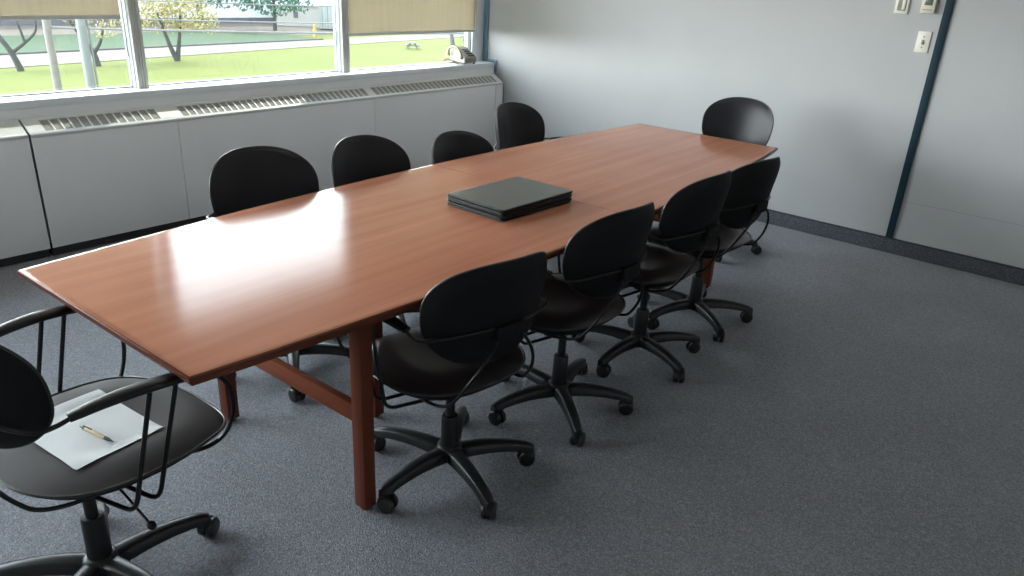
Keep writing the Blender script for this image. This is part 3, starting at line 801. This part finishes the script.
tree('shade_tree', 31.8, 60.2, [([(0, 0, 0), (.05, 0, 1.6), (0, 0, 4)], .28, .2)],
     [((0, 0, 3.2), 2.2, 1.6), ((1.5, -1.0, 2.5), 1.2, .9), ((-2.4, 1.5, 3.4), 2.0, 1.4)], 'leaf_g', 90, .18, 5,
     'blue green tree top hanging behind the yellow green tree')

def upole(name, x, y, r, h, m, label, arm=False):
    root = empty(name, (x, y, GZ))
    bm = B(); tube(bm, [(0, 0, 0), (0, 0, h)], lambda t: r*(1-.2*t), 14); mesh_obj('shaft', bm, m, root)
    if arm:
        bm = B(); box(bm, -.9, .9, -.05, .05, h-.8, h-.68, mtx=Matrix.Rotation(-.6, 4, 'Z')); mesh_obj('crossarm', bm, m, root)
    tag(root, label, 'pole'); return root
upole('utility_pole', 7.05, 24.4, .125, 9.0, 'pole', 'weathered wooden utility pole, left of the steel post', True)
sp_ = upole('steel_post', 6.42, 20.35, .13, 8.0, 'polesteel', 'thick galvanised steel post in the left window')
bm = B(); tube(bm, [(.16, -.05, 0), (.16, -.05, 7.5)], .028, 8); mesh_obj('conduit', bm, 'polesteel', sp_)
# overhead cables and stays
def cable(x0, y0, z0, x1, y1, z1, sag, r, label):
    bm = B(); pts = []
    for i in range(25):
        t = i/24; pts.append((x0+(x1-x0)*t, y0+(y1-y0)*t, z0+(z1-z0)*t-sag*4*t*(1-t)))
    tube(bm, pts, r, 6)
    o = mesh_obj('overhead_cable', bm, 'wire', None)
    tag(o, label, 'cable', 'overhead cables outside')
cable(7.05, 24.4, -.70, 30, 8.6, .25, .25, .035, 'lowest overhead cable crossing the middle window')
cable(7.05, 24.4, -.38, 30, 8.6, .55, .25, .022, 'thin overhead cable just above the lowest one')
cable(7.05, 24.4, .18, 30, 8.6, 1.0, .25, .018, 'topmost overhead cable crossing the middle window')

# buildings along the back
def part_box(name, dims, m, root, bev=0):
    bm = B(); box(bm, *dims, bev=bev); return mesh_obj(name, bm, m, root)
bw = empty('white_building', (24, 66, GZ), math.radians(-4))
part_box('wall', (-40, 27.5, 0, 14, .5, 6.2), 'bwhite', bw); part_box('plinth', (-40, 27.6, -.1, 14, 0, .5), 'bdark', bw); part_box('roof', (-40.3, 27.8, -.3, 14.3, 6.2, 6.6), 'bgrey', bw)
for i in range(7):
    wdw = part_box('window', (-34+i*8, -32.4+i*8, -.06, .05, 3.2, 4.6), 'bdark', bw)
tag(bw, 'long white low building across the road', 'building')
bs = empty('storage_shed', (41.6, 59.6, GZ), math.radians(-38))
part_box('wall', (-2.6, 1.5, 1.0, 3.4, 0, 1.8), 'bgrey', bs); part_box('roof', (-2.75, 1.6, .85, 3.55, 1.8, 1.95), 'bwhite', bs)
part_box('hatch', (-.9, -.5, .96, 1.02, .75, 1.3), 'bdark', bs)
tag(bs, 'beige storage shed with a pale roof, right part of the middle window', 'shed')
ct = empty('shipping_container', (42.2, 56.3, GZ), math.radians(-38))
bm = B(); box(bm, -1.0, 1.0, 0, 2.2, .12, 2.15)
mesh_obj('body', bm, 'cont', ct)
for i in range(4):
    bm = B(); box(bm, -.95+i*.48, -.95+i*.48+.44, -.05, 0, .2, 2.1, bev=.01); d_ = mesh_obj('door_panel', bm, 'cont', ct)
for i in range(4):
    bm = B(); tube(bm, [(-.74+i*.48, -.08, .2), (-.74+i*.48, -.08, 2.1)], .02, 6); mesh_obj('lock_rod', bm, 'bdark', ct)
tag(ct, 'pale ribbed shipping container with lock rods beside the shed', 'container')
hy = empty('marker_post', (36.9, 51.6, GZ))
bm = B(); lathe(bm, [(.11, 0), (.11, .85), (.08, .95), (.02, 1.0)], 12); mesh_obj('shaft', bm, 'yellow', hy)
bm = B(); box(bm, -.16, .16, -.16, .16, .45, .53, bev=.02); mesh_obj('collar', bm, 'yellow', hy)
tag(hy, 'small yellow marker post at the edge of the far road', 'post')

def picnic(x, y, rz, sc, label):
    root = empty('picnic_table', (x, y, GZ), rz)
    bm = B()
    for i in range(5): box(bm, -.9*sc, .9*sc, (-.36+.15*i)*sc, (-.23+.15*i)*sc, .72*sc, .76*sc)
    mesh_obj('tabletop', bm, 'timber', root)
    for s in (-1, 1):
        bm = B(); box(bm, -.9*sc, .9*sc, (s*.72-.13)*sc, (s*.72+.13)*sc, .42*sc, .46*sc); mesh_obj('bench', bm, 'timber', root)
        for t in (-1, 1):
            bm = B(); tube(bm, [(t*.65*sc, s*.62*sc, 0), (t*.65*sc, s*.22*sc, .72*sc)], .045*sc, 6); mesh_obj('leg', bm, 'timber', root)
    for t in (-1, 1):
        bm = B(); box(bm, (t*.65-.03)*sc, (t*.65+.03)*sc, -.8*sc, .8*sc, .34*sc, .42*sc); mesh_obj('brace', bm, 'timber', root)
    tag(root, label, 'picnic table')
picnic(38.4, 41.6, .9, .62, 'grey picnic table on the lawn, below the lowest blind')
picnic(47.6, 44.0, 1.2, .9, 'picnic table further right on the lawn, beside the corner frame')
gp = empty('stone_marker', (43.8, 42.6, GZ))
bm = B(); tube(bm, [(0, 0, 0), (-.1, .06, .8), (-.2, .12, 1.9)], lambda t: .19-.06*t, 8); mesh_obj('shaft', bm, 'timber', gp)
tag(gp, 'grey leaning post on the lawn behind the telephone', 'post')
